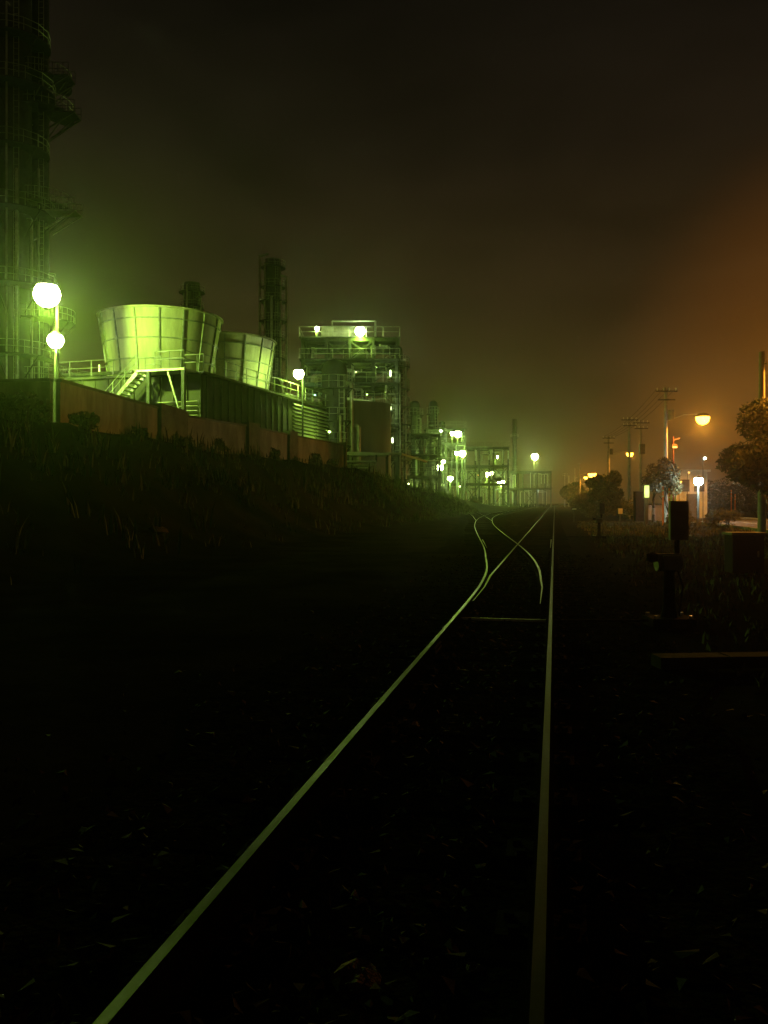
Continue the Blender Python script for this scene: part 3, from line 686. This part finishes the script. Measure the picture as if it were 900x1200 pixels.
GL = [(516.7, 505, 127, 0.19, 92.4, 'faint lamp highest on the left of the distant green lamp cluster'), (530, 508, 130, 0.31, 420, 'left lamp of the topmost close pair in the distant green cluster'),
      (536.7, 508.5, 130, 0.54, 1344, 'right and brighter lamp of the topmost close pair in the distant green cluster'), (535.5, 531, 131.5, 0.35, 504, 'left lamp of the middle close pair in the distant green cluster'),
      (542, 531.5, 131.5, 0.51, 1092, 'right lamp of the middle close pair in the distant green cluster'), (519.5, 541, 130, 0.29, 336, 'smaller lamp just above the lowest left lamp of the green cluster'),
      (515.5, 548, 128.5, 0.51, 1092, 'bright leftmost low lamp of the distant green cluster'), (527.8, 560.7, 131.5, 0.42, 588, 'low lamp near the ground at the left of the green cluster'),
      (571, 555.5, 207, 0.74, 3360, 'left lamp of the low close pair above the siding curve'), (576, 553.8, 207, 0.74, 3360, 'right lamp of the low close pair above the siding curve'),
      (581, 535.5, 217, 0.58, 2016, 'single medium lamp above the low close pair near the siding'), (587.3, 565.5, 212, 0.90, 3808, 'lowest lamp of the right part, directly over the siding'),
      (626.7, 535, 260, 1.03, 7168, 'isolated yellowish lamp on a tall mast just left of the straight track')]
for (px, py, Y, s, P, lb_) in GL:
    flood_mast(px, py, Y, max(0, lerp(Y, CREST)), lb_, P, c=YELLOWG if px > 620 else GREEN, s=s, r=.12 if px > 600 else .08, group='distant green lamps beside the line')
for px, lb_ in ((631, 'left one of two cold white lamps low beyond the end of the track'), (635.8, 'right one of two cold white lamps low beyond the end of the track')):
    flood_mast(px, 573, 240, 0, lb_, 420, c=(.8, .95, 1), glass=E_white, s=.22, group='pair of cold white lamps')
flood_mast(560.4, 556.7, 210, 0, 'tiny reddish signal lamp between the green lamps', 30, c=(1, .3, .1), glass=E_red, s=.14, group=None, name='signal_lamp')
for (px, py, Y, lb_) in ((536, 563, 170, 'faint small lamp near the ground left of the reddish lamp'), (539, 570, 172, 'faint small lamp lowest in the green cluster'), (508, 531, 150, 'tiny bluish lamp on the short steel rack'), (479, 567, 118, 'tiny pale lamp at the foot of the low pipe rack'), (508, 520, 150, 'tiny lamp on the side of the dome-topped column')):
    flood_mast(px, py, Y, 1.2, lb_, 40, s=.08, glass=E_green, group='tiny plant lamps', pole=False)

# ------------------------------------------------------------------ street lamps on utility poles to the right
POLE_Z = 9.5
def street_pole(px_l, py_l, Y, label, P, s=.2, arm=2.6, xarm=True, top=POLE_Z, group='orange street lamps along the road'):
    p = at(px_l, py_l, Y); e = empty('street_lamp', (p.x - arm, Y, 0), label, 'street lamp', group)
    q = MB(); q.tube((p.x - arm, Y, -.1), (p.x - arm, Y, top), .17, 12, .11); q.build('pole', M_pole, e, smooth=True)
    q = MB(); q.path([(p.x - arm, Y, p.z - .3), (p.x - arm * .5, Y, p.z + .15), (p.x - .2, Y, p.z + .2)], .04, 6); q.build('arm', M_galv, e, smooth=True)
    q = MB(); q.lathe([(.05, .30), (s * .9, .2), (s * 1.25, .02), (s * 1.2, .02)], p, 14); h_ = q.build('lamp_head', M_house, e, smooth=True)
    q = MB(); q.lathe([(.01, -s * 1.35), (s * .55, -s * 1.2), (s * .95, -s * .8), (s * 1.12, -s * .3), (s * 1.1, .0)], p, 16); q.build('glass', E_orange, h_, smooth=True)
    if xarm:
        q = MB(); q.box((p.x - arm, Y - .16, top - .3), (1.5, .09, .09)); q.box((p.x - arm, Y - .16, top - .9), (1.2, .09, .09)); ca = q.build('crossarm', M_steel, e)
        for k in (-.65, -.2, .2, .65):
            q = MB(); q.lathe([(.03, 0), (.06, .05), (.04, .1), (.06, .15), (.02, .2)], (p.x - arm + k, Y - .16, top - .255), 8); q.build('insulator', M_white, ca)
        q = MB(); q.tube((p.x - arm + .35, Y - .1, top - 2.3), (p.x - arm + .35, Y - .1, top - 1.6), .2, 12); q.build('transformer', M_dgrey, e, smooth=True)
    spot('lamp_light', p + Vector((0, 0, -s * 1.4 - .1)), P * 1.7, ORANGE, (-.02, -.22, -1), e, 177, .08)
    return e
LPX = [(967, 419, 35, 1800, .26, 'nearest street pole at the right edge, its orange lamp out on a long arm'), (823.5, 488.5, 60, 2600, .42, 'street pole with the brightest orange lamp above the white hut'),
       (738, 531, 104, 900, .36, 'street pole with a lone orange lamp beyond the round lit shrub'), (694, 555, 180, 2600, .75, 'street pole with the larger orange lamp of the far group'),
       (686.5, 559, 205, 500, .42, 'street pole with the faint middle orange lamp of the far group'), (676.7, 565.7, 262, 2200, .85, 'farthest street pole, lowest orange lamp of the far group')]
for (px, py, Y, P, s, lb_) in LPX: street_pole(px, py, Y, lb_, P, s, xarm=40 < Y < 150, top=7.6 if Y < 40 else POLE_Z)
def plain_pole(px, Y, top, label, tilt=0):
    X = (px - 450) / FP * Y; e = empty('utility_pole', (X, Y, 0), label, 'utility pole', 'utility poles right of the line')
    q = MB(); q.tube((X, Y, -.1), (X + tilt, Y, top), .16, 10, .1); q.build('pole', M_pole, e, smooth=True)
    for k, z in enumerate((top - .3, top - .85)):
        q = MB(); q.box((X + tilt, Y - .15, z), (1.6 - .3 * k, .09, .09)); ca = q.build('crossarm', M_steel, e)
        for d in (-.6, -.2, .2, .6):
            q = MB(); q.lathe([(.03, 0), (.06, .05), (.04, .1), (.06, .15), (.02, .2)], (X + tilt + d, Y - .15, z + .045), 8); q.build('insulator', M_white, ca)
    return e
plain_pole(737.5, 82, 9.6, 'utility pole just left of the double pole, in front of the lone orange lamp')
e = plain_pole(751, 84, 9.5, 'thick utility pole with equipment box between the lone orange lamp and the round shrub')
q = MB(); q.box((25.3 + .0, 83.7, 6.6), (.5, .4, 1.0)); q.build('equipment_box', M_dgrey, e)
plain_pole(662, 240, 9.4, 'distant utility pole right of the far end of the track')
e = empty('signal_post', at(789, 606, 62), 'thin reddish signal post with a small lit box left of the white hut', 'signal')
p = at(789, 511, 62); b = at(789, 606, 62); q = MB(); q.tube((b.x, b.y, 0), (p.x, p.y, p.z), .06, 8); q.build('pole', M_red, e, smooth=True)
p = at(790, 523, 62); q = MB(); q.box(p, (.38, .3, .28)); bx_ = q.build('signal_box', M_red, e); q = MB(); q.box(p + Vector((0, -.16, -.08)), (.3, .03, .1)); q.build('lamp_glass', E_win, bx_)
q = MB(); q.beam(at(789, 516, 62), at(797, 513, 62), .05); q.build('arm', M_red, e)
# cables
def cable(a, b, sag, label):
    a = Vector(a); b = Vector(b); pts = []
    for k in range(13): t = k / 12; p = a.lerp(b, t); p.z -= sag * 4 * t * (1 - t); pts.append(p)
    q = MB(); q.path(pts, .014, 4); q.build('power_cable', M_wire, label=label, cat='cable', group='power cables between the poles')
poles = [(at(px, py, Y).x - 2.6, Y) for px, py, Y, *_ in LPX]
for k in range(1, 2):
    (xa, ya), (xb, yb) = poles[k], poles[k + 1]
    for d, wd in ((-.65, 'left outer'), (-.2, 'left inner'), (.2, 'right inner'), (.65, 'right outer')):
        cable((xa + d, ya - .16, 9.4), (xb + d, yb - .16, 9.4), .5, f'{wd} thin power cable strung from the {"nearest" if k == 0 else "second"} street pole to the {"second" if k == 0 else "third"}')

# white hut with lamp
HX, HY = 25.6, 71
e = empty('hut', (HX, HY, 0), 'small white hut lit by the cold white lamp under the bright orange street lamp', 'hut')
q = MB(); q.span((HX - 1.3, HY, 0), (HX + 1.3, HY + 3, 3.95)); q.build('wall', M_white, e)
q = MB(); q.span((HX - 1.5, HY - .25, 3.953), (HX + 1.5, HY + 3.2, 4.12)); q.build('roof', M_white, e)
for x in (-.62, .62):
    q = MB(); q.span((HX + x - .42, HY - .05, 2.3), (HX + x + .42, HY - .003, 3.3)); f = q.build('window', M_steel, e); q = MB(); q.span((HX + x - .35, HY - .07, 2.38), (HX + x + .35, HY - .052, 3.22)); q.build('pane', M_dgrey, f)
q = MB(); q.span((HX - .45, HY - .06, .05), (HX + .45, HY - .003, 2.1)); d_ = q.build('door', M_dgrey, e); q = MB(); q.box((HX + .35, HY - .1, 1.0), (.05, .06, .14)); q.build('handle', M_galv, d_)
flood_mast(818.5, 563.6, 56, 0, 'cold white lamp on a short pole in front of the white hut', 380, c=WHITE, glass=E_white, s=.30, group=None, side=.2)
for (px, py, Y, gl, lb_) in ((826, 537, 66, E_white, 'small white lamp above the roof of the white hut'), (807.5, 553.5, 68, E_win, 'small amber lamp on the left wall of the white hut'), (798, 564.5, 64, E_win, 'small amber lamp left of the white hut, low by the signal post'),
        (780.5, 523, 64, E_win, 'tiny amber lamp between the street pole and the signal post'), (896, 551, 38, E_orange, 'small orange lamp at the right edge below the big tree')):
    flood_mast(px, py, Y, 0, lb_, 16, c=ORANGE if gl != E_white else WHITE, glass=gl, s=.09, r=.03, group='small lamps around the hut')
# lit vertical sign
p = at(758, 583, 50); q0 = at(758, 569, 50)
e = empty('sign_board', (p.x, p.y, 0), 'glowing narrow yellow-green upright sign beside the road left of the hut', 'sign')
q = MB(); q.box((p.x, p.y + .12, (p.z + q0.z) / 2), (.34, .2, q0.z - p.z + .12)); q.build('cabinet', M_dgrey, e)
q = MB(); q.box((p.x, p.y - .0, (p.z + q0.z) / 2), (.26, .03, q0.z - p.z)); q.build('lit_panel', E_sign, e)
q = MB(); q.box((p.x, p.y + .12, p.z / 2), (.2, .15, p.z)); q.build('post', M_steel, e)
point('lamp_light', (p.x, p.y - .4, (p.z + q0.z) / 2), 14, (.8, 1, .25), .2, e)
p = at(750, 577, 62); e = empty('vending_cabinet', (p.x, p.y, 0), 'dark upright cabinet left of the glowing sign', 'cabinet'); q = MB(); q.box((p.x, p.y, 1.1), (.8, .6, 2.2)); q.build('body', M_rust, e)
q = MB(); q.box((p.x, p.y - .32, 1.2), (.66, .03, 1.7)); dr_ = q.build('door', M_rust, e); q = MB(); q.box((p.x + .24, p.y - .35, 1.15), (.03, .03, .16)); q.build('handle', M_galv, dr_)
# marker posts
def marker(px, py0, py1, Y, label, h=1.0):
    p = at(px, py1, Y); t = at(px, py0, Y); e = empty('marker_post', (p.x, p.y, 0), label, 'post', 'orange marker posts')
    q = MB(); q.tube((p.x, p.y, 0), (p.x, p.y, t.z), .055, 10); q.build('post', M_ora, e, smooth=True); q = MB()
    for k in (.75, .9): q.tube((p.x, p.y, t.z * k - .05), (p.x, p.y, t.z * k + .03), .062, 10)
    q.build('reflective_band', M_white, e)
M_ora = mat('marker_orange', (.75, .22, .04), .5, var=.15)
marker(777, 570, 583, 52, 'taller of two orange marker posts left of the grey switch stand top')
marker(784.5, 572, 580, 53, 'shorter of two orange marker posts left of the grey switch stand top')
marker(857, 574, 586, 100, 'left orange marker post before the hedge at right')
marker(861.5, 579, 598, 97, 'right and larger orange marker post before the hedge at right')
# plates on the ground
def plate(px, py, Y, w_, h_, label):
    p = at(px, py, Y); e = empty('distance_plate', (p.x, p.y, 0), label, 'sign'); q = MB(); q.box((p.x, p.y, p.z), (w_, .04, h_)); q.build('plate', M_white, e)
    q = MB(); q.box((p.x, p.y + .05, p.z / 2), (.06, .05, p.z)); q.build('post', M_steel, e)
plate(727, 599, 44, .22, .28, 'small pale plate on a short post right of the little switch stand')
plate(673, 596.5, 60, .28, .08, 'tiny flat pale plate beside the right rail in the distance')

# ------------------------------------------------------------------ switch stands and cabinets near the track
def switch_stand(px, Y, label, sc_=1.0, panel=True):
    X = (px - 450) / FP * Y; e = empty('switch_stand', (X, Y, 0), label, 'switch stand', 'hand switch stands')
    S = lambda x, y, z: (X + x * sc_, Y + y * sc_, z * sc_)
    q = MB(); q.box(S(0, 0, .05), (.5 * sc_, .42 * sc_, .1 * sc_)); q.build('base', M_rust, e)
    q = MB(); q.lathe([(.10 * sc_, .1 * sc_), (.075 * sc_, .2 * sc_), (.06 * sc_, .62 * sc_), (.09 * sc_, .7 * sc_)], (X, Y, 0), 12); q.build('post', M_rust, e, smooth=True)
    q = MB(); q.tube(S(-.15, 0, .74), S(.13, 0, .74), .105 * sc_, 14); q.box(S(0, 0, .74), (.2 * sc_, .26 * sc_, .17 * sc_)); q.build('gear_case', M_dgrey, e, smooth=True)
    q = MB(); q.tube(S(-.14, -.02, .77), S(-.21, -.04, .79), .022 * sc_, 8); q.lathe([(.01, -.06 * sc_), (.065 * sc_, -.04 * sc_), (.065 * sc_, .04 * sc_), (.01, .06 * sc_)], S(-.21, -.04, .80), 14)
    q.build('lever', M_rust, e, smooth=True)
    if panel:
        q = MB(); q.tube(S(.10, .02, .8), S(.10, .02, 1.0), .03 * sc_, 8); pm = q.build('mast', M_rust, e)
        q = MB(); q.box(S(.12, .02, 1.23), (.215 * sc_, .06 * sc_, .46 * sc_)); q.build('target_panel', M_dgrey, pm)
        q = MB(); q.box(S(.12, -.013, 1.23), (.17 * sc_, .004, .40 * sc_)); q.build('panel_face', M_dgrey, pm)
    for bx_, by_ in ((-.2, -.16), (.2, -.16), (-.2, .16), (.2, .16)):
        q = MB(); q.tube(S(bx_, by_, .1), S(bx_, by_, .135), .025 * sc_, 6); q.build('anchor_bolt', M_galv, e)
    q = MB(); q.path([S(.1, .05, .7), S(.2, .1, .45), S(.16, .12, .1)], .012 * sc_, 6); q.build('wire', M_wire, e)
    q = MB(); q.tube(S(-.2, 0, .06), S(-1.4, 0, .05), .018 * sc_, 6); q.build('throw_rod', M_rust, e)
switch_stand(784, 10.0, 'large switch stand with a grey upright panel standing right of the track in the foreground')
switch_stand(702, 34, 'small dark switch stand farther along the right side of the track', .95)
X = (872 - 450) / FP * 17; e = empty('relay_cabinet', (X, 17, 0), 'low dark lineside cabinet at the right between the grass and the hedge', 'cabinet')
q = MB(); q.box((X, 17, .42), (.62, .4, .75)); q.build('body', M_wire, e); q = MB(); q.box((X, 16.99, .82), (.7, .5, .05)); q.build('lid', M_dgrey, e); q = MB(); q.box((X, 16.785, .42), (.5, .02, .6)); dr_ = q.build('door', M_wire, e); q = MB(); q.box((X + .18, 16.765, .42), (.03, .02, .12)); q.build('handle', M_galv, dr_)
e = empty('concrete_trough', (2.75, 7.4, 0), 'low concrete cable trough crossing the ground at the right', 'cable trough')
q = MB(); 
for k in range(5): q.box((2.65 + k * .62, 7.4 + .05 * k, .07), (.6, .22, .1), .08)
q.build('cover_slab', M_dark, e)

# ------------------------------------------------------------------ trees and hedge at right
tree('broad_tree', (15.9, 32.5, 0), 5.0, 2.9, 21, 'large dark broad tree at the right edge in front of the orange lit pole', 'tree', low=.38, ls=.13, dens=1300)
tree('broad_tree', (17.2, 33.5, 0), 5.6, 2.8, 22, 'second dark tree mostly past the right edge behind the large broad tree', 'tree', low=.3, ls=.14, dens=1100)
tree('shrub', (18.9, 57, 0), 4.5, 1.35, 23, 'round orange lit shrub below the street pole', 'shrub', m=M_leaf2, ls=.10, dens=1400, low=.46)
tree('shrub', (18.3, 58.0, 0), 4.1, 1.1, 24, 'smaller lit shrub on the left flank of the round orange lit shrub', 'shrub', m=M_leaf2, ls=.10, dens=1400, low=.46)
tree('dark_tree', (24.9, 95, 0), 5.6, 2.1, 25, 'dark rounded tree left of the glowing sign below the lone orange lamp', 'tree', low=.2, ls=.2, dens=800)
tree('dark_tree', (27.5, 108, 0), 5.0, 2.2, 26, 'dark tree behind and right of the rounded one near the road', 'tree', low=.2, ls=.2, dens=800)
tree('dark_tree', (43, 190, 0), 6, 4, 27, 'far low tree below the far group of orange lamps', 'tree', low=.1, ls=.35, dens=300)
e = empty('hedge', (47, 104, 0), 'long clipped hedge at the right beneath the large dark tree', 'hedge')
bl = []
rnd = random.Random(4)
for k in range(26):
    x = 39.6 + k * .62; bl.append((x, 104 + k * .1, 2.1 + rnd.uniform(-.25, .25), rnd.uniform(1.1, 1.6), 2.2))
crown_mb(bl, 260, .16, 5).build('foliage', M_leaf2, e)
for i, (px, Y, h_, r_, lb_) in enumerate(((842, 44, 1.1, 1.0, 'low bush between the white hut and the clipped hedge'), (805, 40, 1.3, .9, 'low bush right in front of the white hut'), (738, 66, 1.9, .9, 'bush under the utility poles left of the glowing sign'), (708, 80, 2.8, 2.0, 'wide bush beside the small switch stand in the distance'), (690, 105, 2.6, 2.2, 'bush under the far group of orange lamps'))):
    X = (px - 450) / FP * Y; bush((X, Y, -.1), h_, r_, 80 + i, lb_, 'bushes on the right', M_leaf2, ls=.1, dens=600)
# low wall by the road
e = empty('low_wall', (17, 66, 0), 'low pale wall behind the orange marker posts', 'wall'); q = MB()
q.beam((18.6, 62.5, .55), (23.6, 66.5, .55), .18, 1.1); q.build('panel', M_pill, e); q = MB(); q.beam((18.5, 62.4, 1.14), (23.7, 66.6, 1.14), .26, .08); q.build('coping', M_pill, e)
